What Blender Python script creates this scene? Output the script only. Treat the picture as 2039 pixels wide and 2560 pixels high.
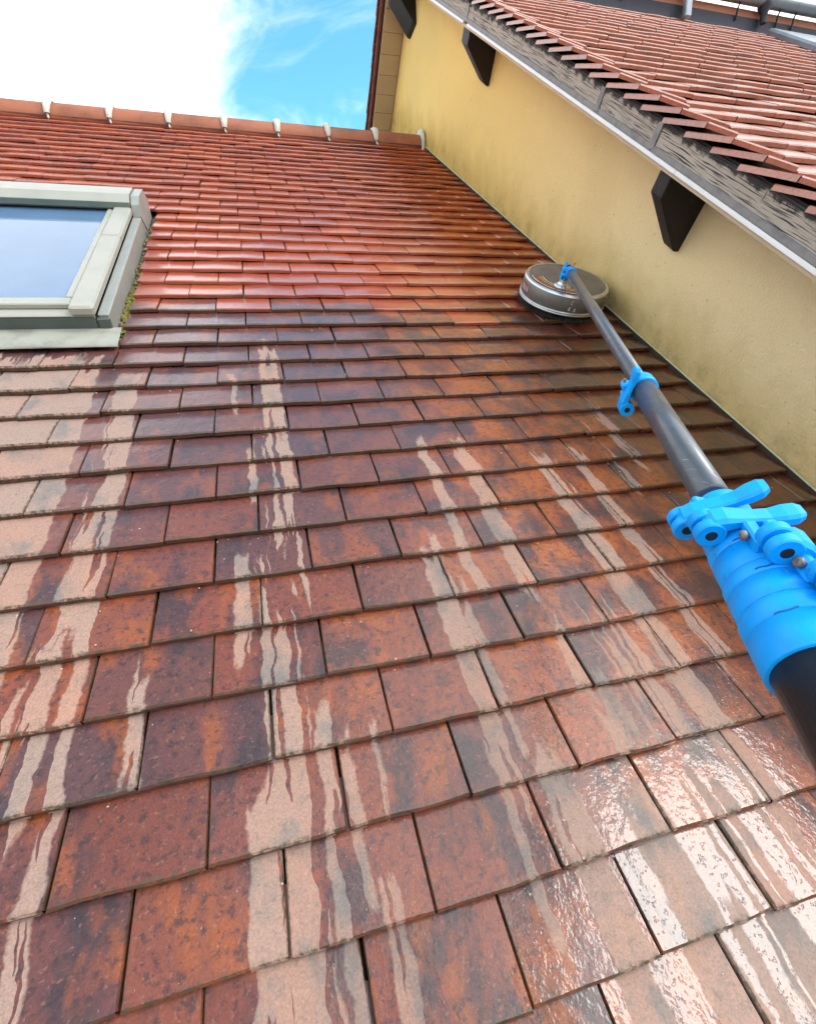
import bpy, math, random
from mathutils import Matrix, Vector
R = math.radians
random.seed(7)
scene = bpy.context.scene
for o in list(bpy.data.objects):
    bpy.data.objects.remove(o)

# ------------------------------------------------------------------ frame of the place
# u runs along the eaves (world X), v up the slope of the tiled roof, w away from it.
TH = R(32.4)                # pitch of the roof being cleaned
H = 0.7337                  # eye height above that roof
UW = 1.291                  # the neighbour's rendered wall
VR = 4.205                  # lower edge of the ridge tiles
G, TW = 0.1053, 0.17        # gauge and width of a plain tile
V0 = 1.1757                 # foot of course zero
MR = Matrix.Rotation(TH, 4, 'X')
TH2 = R(38.2)               # pitch of the neighbour's roof
P0 = MR @ Vector((1.125, 1.376, 0.4847))
MN = Matrix.Translation(P0) @ Matrix.Rotation(TH2, 4, 'X')     # rake frame: u offset, s, n

# ------------------------------------------------------------------ camera
cam_d = bpy.data.cameras.new('camera')
cam = bpy.data.objects.new('camera', cam_d)
scene.collection.objects.link(cam)
AX = ((0.96313156, -0.1079423, 0.24594727), (-0.24639007, -0.72427682, 0.64416226), (0.10872589, -0.68105935, -0.72370978))
cx_ = MR.to_3x3() @ Vector((AX[0][0], AX[1][0], AX[2][0]))
cy_ = MR.to_3x3() @ Vector((-AX[0][1], -AX[1][1], -AX[2][1]))
cz_ = MR.to_3x3() @ Vector((-AX[0][2], -AX[1][2], -AX[2][2]))
CAM = MR @ Vector((0, 0, H))
m = Matrix((cx_, cy_, cz_)).transposed().to_4x4(); m.translation = CAM
cam.matrix_world = m
cam_d.sensor_fit = 'VERTICAL'; cam_d.sensor_height = 36.0; cam_d.sensor_width = 36.0
cam_d.lens = 36.0 * 1207.13 / 2560.0
cam_d.clip_start = 0.02; cam_d.clip_end = 2000
scene.camera = cam

# ------------------------------------------------------------------ sky, sun, exposure
SUN_AZ, SUN_EL = R(120), R(51)
def direction(az, el):
    return Vector((math.cos(el) * math.sin(az), math.cos(el) * math.cos(az), math.sin(el)))
world = bpy.data.worlds.new('World'); scene.world = world; world.use_nodes = True
sun_d = bpy.data.lights.new('sun', 'SUN'); sun = bpy.data.objects.new('sun', sun_d)
scene.collection.objects.link(sun)
sun_d.energy = 1.5; sun_d.angle = R(20); sun_d.color = (1.0, 0.95, 0.87)
sun.rotation_euler = (-direction(SUN_AZ, SUN_EL)).to_track_quat('-Z', 'Y').to_euler()
scene.view_settings.view_transform = 'Standard'; scene.view_settings.look = 'None'
scene.view_settings.gamma = 1.0; scene.view_settings.exposure = 0.42
scene.view_settings.use_curve_mapping = False
scene.render.engine = 'CYCLES'
scene.cycles.max_bounces = 4; scene.cycles.diffuse_bounces = 2; scene.cycles.glossy_bounces = 3; scene.cycles.transmission_bounces = 1
scene.cycles.use_adaptive_sampling = True; scene.cycles.adaptive_threshold = 0.04; scene.cycles.adaptive_min_samples = 16

class NT:
    """small helper for writing node trees as expressions"""
    def __init__(s, tree):
        s.t = tree; tree.nodes.clear()
    def n(s, typ, **kw):
        nd = s.t.nodes.new(typ)
        for k, v in kw.items(): setattr(nd, k, v)
        return nd
    def put(s, sock, v):
        if hasattr(v, 'is_linked') or hasattr(v, 'links'): s.t.links.new(v, sock)
        elif v is not None:
            if isinstance(v, (tuple, list)) and len(v) == 3 and sock.type == 'RGBA': v = (*v, 1)
            sock.default_value = v
    def m(s, op, a, b=None, c=None, clamp=False):
        nd = s.n('ShaderNodeMath', operation=op, use_clamp=clamp)
        s.put(nd.inputs[0], a)
        if b is not None: s.put(nd.inputs[1], b)
        if c is not None: s.put(nd.inputs[2], c)
        return nd.outputs[0]
    def vm(s, op, a, b=None, sc=None):
        nd = s.n('ShaderNodeVectorMath', operation=op)
        s.put(nd.inputs[0], a)
        if b is not None: s.put(nd.inputs[1], b)
        if sc is not None: s.put(nd.inputs['Scale'], sc)
        return nd.outputs['Value' if op in ('DOT_PRODUCT', 'LENGTH') else 'Vector']
    def mix(s, f, a, b, mode='MIX'):
        nd = s.n('ShaderNodeMix', data_type='RGBA', blend_type=mode)
        s.put(nd.inputs[0], f); s.put(nd.inputs[6], a); s.put(nd.inputs[7], b)
        return nd.outputs[2]
    def mf(s, f, a, b):
        nd = s.n('ShaderNodeMix', data_type='FLOAT')
        s.put(nd.inputs[0], f); s.put(nd.inputs[2], a); s.put(nd.inputs[3], b)
        return nd.outputs[0]
    def step(s, x, a, b, smooth=True):
        nd = s.n('ShaderNodeMapRange', interpolation_type='SMOOTHSTEP' if smooth else 'LINEAR', clamp=True) if smooth else s.n('ShaderNodeMapRange', clamp=True)
        s.put(nd.inputs[0], x); s.put(nd.inputs[1], a); s.put(nd.inputs[2], b)
        return nd.outputs[0]
    def noise(s, vec, scale=5, detail=3, rough=.5, dist=0, col=False):
        nd = s.n('ShaderNodeTexNoise')
        s.put(nd.inputs['Vector'], vec); nd.inputs['Scale'].default_value = scale
        nd.inputs['Detail'].default_value = detail; nd.inputs['Roughness'].default_value = rough
        nd.inputs['Distortion'].default_value = dist
        return nd.outputs['Color' if col else 'Fac']
    def voro(s, vec, scale=5, feature='F1', out='Distance'):
        nd = s.n('ShaderNodeTexVoronoi', feature=feature); s.put(nd.inputs['Vector'], vec)
        nd.inputs['Scale'].default_value = scale
        return nd.outputs[out]
    def xyz(s, x, y, z):
        nd = s.n('ShaderNodeCombineXYZ')
        for i, v in enumerate((x, y, z)): s.put(nd.inputs[i], v)
        return nd.outputs[0]
    def sep(s, v):
        nd = s.n('ShaderNodeSeparateXYZ'); s.put(nd.inputs[0], v); return nd.outputs
    def ramp(s, f, stops, interp='LINEAR'):
        nd = s.n('ShaderNodeValToRGB'); cr = nd.color_ramp; cr.interpolation = interp
        while len(cr.elements) < len(stops): cr.elements.new(0.5)
        for e, (p, c) in zip(cr.elements, stops):
            e.position = p; e.color = (*c, 1) if len(c) == 3 else c
        s.put(nd.inputs[0], f); return nd.outputs[0]
    def bump(s, h, strength=.3, dist=.01, normal=None):
        nd = s.n('ShaderNodeBump'); s.put(nd.inputs['Height'], h)
        nd.inputs['Strength'].default_value = strength; nd.inputs['Distance'].default_value = dist
        if normal is not None: s.put(nd.inputs['Normal'], normal)
        return nd.outputs[0]
    def pos(s):
        return s.n('ShaderNodeNewGeometry').outputs['Position']
    def roofpos(s, ang, centre=(0, 0, 0)):
        nd = s.n('ShaderNodeVectorRotate', rotation_type='X_AXIS')
        s.put(nd.inputs['Vector'], s.pos()); nd.inputs['Center'].default_value = centre
        nd.inputs['Angle'].default_value = -ang
        return nd.outputs[0]
    def out(s, **kw):
        b = s.n('ShaderNodeBsdfPrincipled'); o = s.n('ShaderNodeOutputMaterial')
        for k, v in kw.items(): s.put(b.inputs[k.replace('_', ' ')], v)
        s.t.links.new(b.outputs[0], o.inputs[0]); return b

# sky: clear-sky model with broken white cloud over it
w = NT(world.node_tree)
sky = w.n('ShaderNodeTexSky', sky_type='NISHITA', sun_disc=False)
sky.sun_elevation = SUN_EL; sky.sun_rotation = SUN_AZ
sky.air_density = 1.0; sky.dust_density = 0.3; sky.ozone_density = 3.0
d = w.n('ShaderNodeTexCoord').outputs['Generated']
dz = w.m('MAXIMUM', w.sep(d)[2], 0.0)
flat = w.vm('SCALE', d, sc=w.m('DIVIDE', 1.0, w.m('ADD', dz, 0.35)))
big = w.noise(w.vm('ADD', flat, (3.1, 1.7, 0.4)), 1.1, 6, .55, .3)
fine = w.noise(w.vm('ADD', flat, (0.3, 4.7, 2.4)), 3.2, 9, .6, .5)
cover = w.m('ADD', w.m('MULTIPLY', big, 0.55), w.m('MULTIPLY', fine, 0.55))
# the blue gap between the cloud banks
gap = None
for az, el, wd in ((13, 27, 13), (22, 44, 17), (-8, 66, 15), (-60, 72, 18), (-135, 62, 20)):
    g_ = w.step(w.vm('DOT_PRODUCT', d, tuple(direction(R(az), R(el)))), math.cos(R(wd * 1.45)), math.cos(R(wd * .3)))
    gap = g_ if gap is None else w.m('MAXIMUM', gap, g_)
dens = w.m('ADD', w.m('SUBTRACT', cover, w.m('MULTIPLY', gap, 0.40)), 0.06)
wisp = w.m('MULTIPLY', w.step(w.noise(w.vm('MULTIPLY', flat, (1.0, 1.3, 1.0)), 2.9, 9, .62, 1.2), .50, .80), .30)
mask = w.m('MAXIMUM', w.step(dens, 0.33, 0.60), wisp)
shade = w.mix(w.noise(flat, 5, 5, .6), (12.5, 13.0, 13.6), (16.0, 16.0, 16.0))
halo = w.m('POWER', w.m('MAXIMUM', w.vm('DOT_PRODUCT', d, tuple(direction(SUN_AZ, SUN_EL))), 0.0), 9.0)
shade = w.vm('SCALE', shade, sc=w.m('ADD', 1.0, w.m('MULTIPLY', halo, 1.2)))   # cloud glows round the veiled sun
blue = w.mix(1.0, sky.outputs[0], (1.5, 2.75, 2.25), 'MULTIPLY')
col = w.mix(mask, blue, shade)
bg = w.n('ShaderNodeBackground'); w.put(bg.inputs[0], col); bg.inputs[1].default_value = 0.105
wo = w.n('ShaderNodeOutputWorld'); w.t.links.new(bg.outputs[0], wo.inputs[0])

# ------------------------------------------------------------------ materials
def mat(name):
    mt = bpy.data.materials.new(name); mt.use_nodes = True
    return mt, NT(mt.node_tree)

def plain(name, col, rough=.5, metallic=0.0, grime=0.25, gs=18, bump=.12, bs=220, **kw):
    mt, k = mat(name); p = k.pos()
    f = k.noise(p, gs, 5, .6)
    c = k.mix(k.m('MULTIPLY', k.step(f, .42, .75), grime), col, tuple(x * .45 for x in col))
    r = k.m('ADD', rough - .08, k.m('MULTIPLY', k.noise(p, gs * 2.3, 4), .16))
    k.out(Base_Color=c, Roughness=r, Metallic=metallic, Normal=k.bump(k.noise(p, bs, 3), bump, .002), **kw)
    return mt

# streaks of dried roof: (u, half width, v top, v bottom)
DRY = [(-1.42, 1.00, 1.345, .38), (-1.42, .93, .40, .20), (-.366, .017, .44, .17), (-.344, .030, 1.26, .44), (-.324, .012, .47, .02), (-.40, .010, .44, .30), (-.33, .007, .10, -.2), (-.233, .011, .39, .24),
       (-.098, .013, 1.25, 1.05), (-.060, .009, .93, .72), (-.084, .013, .60, .38), (-.068, .020, .20, -.3),
       (.000, .026, 1.36, .90), (-.022, .014, .94, .60), (.012, .018, .92, .50), (-.030, .030, .58, -.3), (.018, .012, .32, -.3),
       (.046, .008, .26, .05), (.072, .013, .09, -.3), (.092, .005, .26, .13),
       (.270, .022, .58, -.05), (.300, .010, .44, .15), (.340, .013, .86, .42), (.335, .026, .12, -.3),
       (.434, .021, .86, .43), (.445, .013, .34, .25), (.470, .032, .24, .12), (.437, .030, .09, -.3), (.487, .010, -.08, -.4),
       (.525, .016, .41, .12), (.566, .016, .40, .12), (.545, .031, .07, -.3), (.630, .027, .80, -.1), (.724, .018, .82, .18),
       (.815, .012, .88, .62), (.880, .016, .95, .70)]

def tile_material():
    mt, k = mat('wet_clay_tile')
    P = k.roofpos(TH); u, v, wv = k.sep(P)
    rnd = k.m('FRACT', k.m('ADD', k.n('ShaderNodeObjectInfo').outputs['Random'], k.n('ShaderNodeAttribute', attribute_name='rnd').outputs['Fac']))
    uv = k.sep(k.n('ShaderNodeUVMap', uv_map='tile').outputs[0])
    P2 = k.vm('ADD', P, k.xyz(k.m('MULTIPLY', rnd, 37.0), 0.0, k.m('MULTIPLY', rnd, 11.0)))
    # fired colours
    base = k.ramp(rnd, [(0, (.165, .042, .024)), (.22, (.225, .052, .026)), (.42, (.150, .042, .031)), (.62, (.105, .042, .040)),
                        (.80, (.250, .058, .022)), (1, (.180, .046, .028))])
    lum = k.noise(k.vm('MULTIPLY', P2, (1, .55, 1)), 13, 4, .6)
    base = k.mix(k.m('MULTIPLY', k.step(lum, .48, .66), .85), base, (.045, .026, .030))
    base = k.mix(k.m('MULTIPLY', k.step(k.noise(k.vm('MULTIPLY', P2, (1, .45, 1)), 17, 3, .55), .52, .66), .7), base, (.32, .078, .016))
    warm = k.m('MULTIPLY', k.m('MULTIPLY', k.step(u, .10, .50), k.step(v, .02, .35)), k.step(lum, .56, .36))
    base = k.mix(k.m('MULTIPLY', warm, .9), base, (.40, .098, .016))
    spots = k.noise(P2, 85, 5, .75)
    base = k.mix(k.m('MULTIPLY', k.step(spots, .49, .64), .7), base, (.034, .018, .017))
    base = k.mix(k.m('MULTIPLY', k.step(k.noise(P2, 160, 2, .6), .60, .72), .35), base, (.38, .17, .10))
    base = k.mix(k.m('MULTIPLY', k.m('MULTIPLY', k.step(v, .35, 1.1), k.step(u, .9, .1)), .45), base, (.105, .058, .070))  # violet tint painted in for the blue sky's sheen
    # brushed clean above, weathered below
    cleanv = k.m('ADD', v, k.m('ADD', k.m('MULTIPLY', k.m('SUBTRACT', k.noise(P, 5, 3), .5), .34), k.m('ADD', k.m('MULTIPLY', k.m('SUBTRACT', rnd, .5), .20), k.m('MULTIPLY', k.step(u, .25, 1.0), .10))))
    clean = k.step(cleanv, 1.52, 1.74)
    redder = k.mix(.74, base, k.ramp(rnd, [(0, (.40, .058, .014)), (.35, (.54, .098, .016)), (.7, (.35, .048, .020)), (1, (.48, .076, .014))]))
    base = k.mix(clean, base, redder)
    # dried streaks
    course = k.m('FLOOR', k.m('DIVIDE', k.m('SUBTRACT', v, V0), G))
    fr = k.m('SUBTRACT', k.m('DIVIDE', k.m('SUBTRACT', v, V0), G), course)
    wn = k.n('ShaderNodeTexWhiteNoise', noise_dimensions='1D'); k.put(wn.inputs['W'], course)
    jit = k.m('MULTIPLY', k.m('SUBTRACT', wn.outputs[0], .5), .005)
    wob = k.m('MULTIPLY', k.m('SUBTRACT', k.noise(k.xyz(k.m('MULTIPLY', u, .9), v, k.m('MULTIPLY', course, .02)), 15, 3, .55), .5), .030)
    uu = k.m('ADD', u, k.m('ADD', jit, wob))
    best = None
    v16 = k.m('ADD', k.m('MULTIPLY', v, .16), k.m('MULTIPLY', k.m('SUBTRACT', k.noise(k.xyz(u, k.m('MULTIPLY', v, .2), 7.7), 28, 2), .5), .045))
    for (uc, hw, va, vb) in DRY:
        a = k.m('SUBTRACT', hw, k.m('ABSOLUTE', k.m('SUBTRACT', uu, uc)))
        b = k.m('SUBTRACT', .08 * (va - vb), k.m('ABSOLUTE', k.m('SUBTRACT', v16, .08 * (va + vb))))
        a = k.m('MINIMUM', a, b)
        best = a if best is None else k.m('MAXIMUM', best, a)
    # rivulets running through the dry bands
    riv = k.noise(k.xyz(k.m('ADD', uu, k.m('MULTIPLY', course, .0015)), k.m('MULTIPLY', v, .055), 3.7), 62, 2, .45)
    best = k.m('SUBTRACT', best, k.m('MULTIPLY', k.step(riv, .55, .63), k.mf(k.step(u, -.44, -.40), .012, .026)))
    best = k.m('ADD', best, k.m('MULTIPLY', k.m('SUBTRACT', .42, fr), .0035))
    best = k.m('ADD', best, k.m('MULTIPLY', k.m('SUBTRACT', k.noise(P, 150, 2, .6), .5), .006))
    dry = k.m('MULTIPLY', k.step(best, -.0018, .0026), .92)
    wet = k.m('SUBTRACT', 1.0, dry)
    dryc = k.mix(k.step(lum, .48, .70), k.mix(rnd, (.370, .245, .190), (.330, .260, .215)), (.215, .198, .180))
    dryc = k.mix(k.m('MULTIPLY', k.step(spots, .54, .68), .35), dryc, (.17, .125, .10))
    base = k.mix(k.m('MULTIPLY', k.m('MULTIPLY', k.step(u, .62, 1.15), k.step(v, 2.4, 1.2)), .62), base, (.052, .018, .011))  # darkened towards the wall, painting in its shade and reflection
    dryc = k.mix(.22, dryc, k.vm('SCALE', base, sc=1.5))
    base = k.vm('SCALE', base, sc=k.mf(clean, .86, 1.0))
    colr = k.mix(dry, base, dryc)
    gr = k.noise(P, 330, 3, .7)
    colr = k.vm('SCALE', colr, sc=k.m('ADD', .48, k.m('MULTIPLY', gr, 1.0)))
    # moss and grit in the joints of the weathered courses
    edge = k.m('MAXIMUM', k.step(uv[1], .09, .015), k.m('MULTIPLY', k.step(k.m('ABSOLUTE', k.m('SUBTRACT', uv[0], .5)), .485, .5), .8))
    edge = k.m('MULTIPLY', k.m('MULTIPLY', edge, k.step(k.noise(P, 120, 4, .7), .42, .60)), k.m('SUBTRACT', .9, k.m('MULTIPLY', clean, .75)))
    colr = k.mix(edge, colr, k.mix(k.noise(P, 60, 2), (.030, .022, .014), (.085, .070, .035)))
    nz = k.sep(k.n('ShaderNodeNewGeometry').outputs['Normal'])
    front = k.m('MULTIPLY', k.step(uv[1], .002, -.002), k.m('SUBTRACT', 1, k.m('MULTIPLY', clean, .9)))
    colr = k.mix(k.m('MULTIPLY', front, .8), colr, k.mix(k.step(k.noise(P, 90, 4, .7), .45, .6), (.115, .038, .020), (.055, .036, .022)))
    # relief: gritty clay, and a lumpy film of water on top of it
    grit = k.noise(P, 60, 4, .75)
    nb = k.bump(grit, .35, .003)
    film = k.m('ADD', k.noise(k.vm('MULTIPLY', P, (1, .7, 1)), 60, 3, .6), k.m('MULTIPLY', k.step(k.noise(P, 165, 1), .62, .72), .30))
    lumpy = k.mf(clean, 1.0, .35)
    bn = k.n('ShaderNodeBump'); k.put(bn.inputs['Height'], film); bn.inputs['Distance'].default_value = .0022
    k.put(bn.inputs['Strength'], k.m('MULTIPLY', lumpy, .50))
    damp = k.m('MULTIPLY', wet, k.mf(clean, 1.0, 1.0))
    k.out(Base_Color=colr, Roughness=k.mf(dry, .42, .85), Normal=nb, Coat_Weight=damp, Coat_Roughness=k.mf(clean, .09, .18),
          Coat_IOR=k.mf(clean, 1.36, 1.80), Coat_Normal=bn.outputs[0], Specular_IOR_Level=k.mf(dry, .4, .25))
    return mt
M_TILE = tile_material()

def old_tile_material(name, a, b, dark, rough, coat):
    mt, k = mat(name); P = k.roofpos(TH2, tuple(P0))
    rnd = k.m('FRACT', k.m('ADD', k.n('ShaderNodeObjectInfo').outputs['Random'], k.n('ShaderNodeAttribute', attribute_name='rnd').outputs['Fac']))
    c = k.mix(rnd, a, b)
    c = k.mix(k.m('MULTIPLY', k.step(k.noise(k.vm('MULTIPLY', P, (1, .5, 1)), 9, 5, .65), .45, .7), .6), c, dark)
    c = k.mix(k.m('MULTIPLY', k.step(k.noise(P, 120, 3, .6), .52, .68), .4), c, tuple(x * .5 for x in dark))
    k.out(Base_Color=c, Roughness=rough, Normal=k.bump(k.noise(P, 130, 4, .6), .3, .003), Coat_Weight=coat, Coat_Roughness=.22, Coat_IOR=1.55)
    return mt
M_OLD = old_tile_material('sunlit_clay_tile', (.36, .115, .070), (.44, .16, .10), (.22, .085, .06), .45, .9)
M_GAPBLACK = plain('verge_gap_black', (.020, .017, .019), .85, 0, .3, 40)
M_PLUM = old_tile_material('shaded_verge_tile', (.16, .050, .045), (.20, .065, .050), (.07, .03, .03), .6, .0)  # same clay, darker: shade of the far verge put into its colour

def wall_material():
    mt, k = mat('ochre_render'); P = k.roofpos(TH); u, v, wv = k.sep(P); X = k.pos()
    n1 = k.noise(X, 1.6, 5, .6); n2 = k.noise(X, 9, 5, .65); n3 = k.noise(k.vm('MULTIPLY', X, (1, 1, .45)), 9, 5, .6)
    c = k.mix(k.step(v, .4, 3.6), (.84, .69, .43), (.85, .62, .22))
    c = k.mix(k.m('MULTIPLY', k.step(n1, .45, .7), .25), c, (.60, .44, .20))
    hgt = k.m('SUBTRACT', wv, k.m('MULTIPLY', k.m('ADD', n2, n3), .16))
    stain = k.m('MULTIPLY', k.step(hgt, .10, -.17), .58)
    c = k.mix(stain, c, k.mix(n3, (.34, .20, .030), (.48, .32, .07)))
    black = k.m('MULTIPLY', k.step(k.m('SUBTRACT', wv, k.m('MULTIPLY', n3, .17)), .02, -.09), k.step(k.noise(X, 11, 6, .7), .40, .66))
    c = k.mix(k.m('MULTIPLY', black, .4), c, (.12, .085, .04))
    c = k.mix(k.m('MULTIPLY', k.step(k.noise(X, 55, 3, .7), .66, .72), .55), c, (.16, .12, .06))
    h = k.m('ADD', k.noise(X, 170, 4, .65), k.m('MULTIPLY', k.noise(X, 50, 3), .6))
    c = k.vm('SCALE', c, sc=k.m('ADD', .86, k.m('MULTIPLY', k.noise(X, 240, 3, .7), .28)))
    k.out(Base_Color=c, Roughness=.9, Normal=k.bump(h, .9, .004), Specular_IOR_Level=.2)
    return mt
M_WALL = wall_material()

def board_material():
    mt, k = mat('weathered_board'); P = k.roofpos(TH2, tuple(P0)); u, s, n = k.sep(k.vm('SUBTRACT', P, tuple(P0)))
    wv = k.noise(k.xyz(s, k.m('MULTIPLY', n, 3.0), 0.0), 5, 3)
    nn = k.m('ADD', n, k.m('MULTIPLY', wv, .014))
    g1 = k.noise(k.xyz(k.m('MULTIPLY', s, .025), nn, 0.0), 330, 2, .6)
    cr = k.noise(k.xyz(s, k.m('MULTIPLY', nn, .16), 0.0), 90, 2, .5)
    gap_ = k.m('MAXIMUM', k.step(g1, .46, .36), k.m('MULTIPLY', k.step(cr, .66, .72), .8))
    c = k.mix(k.noise(P, 16, 4), (.33, .285, .24), (.52, .46, .39))
    c = k.mix(gap_, c, (.045, .040, .040))
    top_dark = k.step(k.m('ADD', n, k.m('MULTIPLY', k.m('SUBTRACT', k.noise(P, 22, 5, .7), .5), .055)), .076, .086)  # board turns near black towards its top edge
    c = k.mix(k.m('MULTIPLY', top_dark, .93), c, (.018, .017, .020))
    k.out(Base_Color=c, Roughness=.85, Normal=k.bump(k.m('SUBTRACT', 1, gap_), .8, .003))
    return mt
M_BOARD = board_material()
M_ZINC = plain('aged_zinc', (.25, .24, .24), .6, .15, .6, 30)
M_STRIP = plain('white_edging', (.86, .86, .86), .35, 0, .08)
M_SOFF = plain('beige_lining', (.56, .46, .31), .6, 0, .15, 6)
def timber_material():
    mt, k = mat('black_stained_timber'); p = k.pos()
    g_ = k.noise(k.vm('MULTIPLY', p, (.12, 1, 1)), 110, 4, .7)
    c = k.mix(k.m('MULTIPLY', k.step(g_, .56, .72), .6), (.008, .006, .007), (.050, .036, .030))
    c = k.mix(k.m('MULTIPLY', k.step(k.noise(p, 45, 5, .75), .68, .74), .5), c, (.22, .20, .18))
    k.out(Base_Color=c, Roughness=.62, Normal=k.bump(g_, .6, .003))
    return mt
M_PURLIN = timber_material()
M_RIDGE = plain('ridge_clay', (.35, .115, .055), .6, 0, .8, 4.5, .5, 120)
M_MORTAR = plain('pale_mortar', (.58, .56, .50), .85, 0, .25, 30, .4)
M_SKYF = plain('skylight_grey', (.30, .31, .29), .42, .1, .22, 12)
M_SKYC = plain('skylight_cover', (.37, .36, .315), .45, .1, .15, 10)
M_SKYD2 = plain('skylight_lip_shade', (.17, .21, .18), .45, .1, .3, 14)
M_SKYD = plain('skylight_dark_sill', (.085, .10, .095), .4, .1, .3, 14)
M_APRON = plain('lead_apron', (.34, .34, .29), .5, .1, .6, 16)
M_RUB = plain('black_seal', (.012, .012, .014), .5, 0, .1)
def glass_material():
    mt, k = mat('skylight_glass'); p = k.pos()
    c = k.mix(k.noise(p, 7, 4), (.07, .14, .25), (.11, .19, .32))
    k.out(Base_Color=c, Roughness=k.m('ADD', .03, k.m('MULTIPLY', k.step(k.noise(p, 60, 4, .7), .5, .8), .2)), IOR=1.6)
    return mt
M_GLASS = glass_material()
def carbon_material():
    mt, k = mat('carbon_pole'); p = k.pos()
    scr = k.step(k.noise(k.vm('MULTIPLY', p, (1, .12, .12)), 240, 3, .7), .60, .74)
    c = k.mix(k.m('MULTIPLY', scr, .5), k.mix(k.noise(p, 25, 5), (.055, .062, .075), (.10, .112, .13)), (.30, .32, .34))
    k.out(Base_Color=c, Roughness=k.m('ADD', .27, k.m('MULTIPLY', k.noise(p, 40, 4), .2)), Metallic=.15, Normal=k.bump(k.noise(p, 300, 3), .1, .001),
          Coat_Weight=.35, Coat_Roughness=.2)
    return mt
M_POLE = carbon_material()
M_POLE2 = plain('black_carbon', (.016, .017, .020), .36, .1, .4, 30)
M_BLUE = plain('blue_plastic', (.0, .35, .95), .46, 0, .14, 22, .06, 300, Specular_IOR_Level=.3)
def blue_material():
    mt, k = mat('scuffed_blue_plastic'); p = k.pos()
    c = k.mix(k.m('MULTIPLY', k.step(k.noise(p, 30, 5, .65), .45, .75), .35), (.0, .35, .95), (.0, .20, .62))
    scuff = k.m('MULTIPLY', k.step(k.noise(k.vm('MULTIPLY', p, (1, .35, 1)), 150, 4, .7), .64, .70), k.step(k.noise(p, 22, 2), .48, .62))
    c = k.mix(k.m('MULTIPLY', scuff, .55), c, (.45, .62, .78))
    dirt = k.m('MULTIPLY', k.step(k.noise(p, 75, 5, .7), .58, .70), k.step(k.noise(p, 14, 2), .5, .65))
    c = k.mix(k.m('MULTIPLY', dirt, .6), c, (.03, .07, .11))
    k.out(Base_Color=c, Roughness=k.m('ADD', .36, k.m('MULTIPLY', k.noise(p, 60, 3), .22)), Specular_IOR_Level=.35, Normal=k.bump(k.noise(p, 260, 3), .10, .001))
    return mt
M_BLUE = blue_material()
M_STEEL = plain('dull_steel', (.22, .205, .19), .52, .5, .6, 16)
M_BRIGHT = plain('bright_steel', (.60, .60, .61), .32, .85, .3)
M_BRISTLE = plain('black_bristle', (.012, .011, .011), .7, 0, .2)
M_BRASS = plain('brass', (.62, .42, .12), .3, .9, .2)
M_GROUND = plain('grassy_ground', (.07, .09, .035), .9, 0, .5, .4)
M_HOUSE = plain('cream_render', (.62, .56, .44), .9, 0, .2, 3)
M_DECK = plain('dark_roof_deck', (.035, .022, .016), .9, 0, .3)
M_LIP = plain('flashing_lip', (.60, .60, .38), .45, .2, .4, 30)
M_GUTTER = plain('zinc_gutter', (.26, .29, .33), .42, .5, .4, 12)
M_PINK = plain('terracotta_band', (.50, .20, .12), .7, 0, .3, 12)
M_BLUEBLACK = plain('blue_black', (.016, .017, .032), .6, 0, .2)
def sticker_material():
    mt, k = mat('printed_label'); P = k.roofpos(TH); u, v, wv = k.sep(P)
    du = k.m('SUBTRACT', u, 1.1); dv = k.m('SUBTRACT', v, 1.63)
    rr = k.m('SQRT', k.m('ADD', k.m('MULTIPLY', du, du), k.m('MULTIPLY', dv, dv)))
    an = k.m('ARCTAN2', dv, du)
    row = k.m('FRACT', k.m('MULTIPLY', rr, 78.0))
    lines = k.m('MULTIPLY', k.step(k.m('ABSOLUTE', k.m('SUBTRACT', row, .5)), .30, .22), k.step(k.noise(k.xyz(k.m('MULTIPLY', an, 6.0), k.m('FLOOR', k.m('MULTIPLY', rr, 78.0)), 0.0), 5, 1), .45, .5))
    hue = k.ramp(k.m('FRACT', k.m('MULTIPLY', k.m('FLOOR', k.m('MULTIPLY', rr, 78.0)), .37)), [(0, (.7, .06, .04)), (.35, (.75, .72, .65)), (.7, (.75, .45, .10)), (1, (.7, .7, .7))], 'CONSTANT')
    k.out(Base_Color=k.mix(lines, (.055, .035, .035), hue), Roughness=.35)
    return mt
M_LABEL = sticker_material()
M_SLOT = plain('slot_shadow_plastic', (.0, .10, .34), .6, 0, .1)
M_RED = plain('red_print', (.30, .06, .08), .4, 0, .1)
M_WHITE = plain('white_print', (.8, .8, .8), .4, 0, .1)

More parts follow.
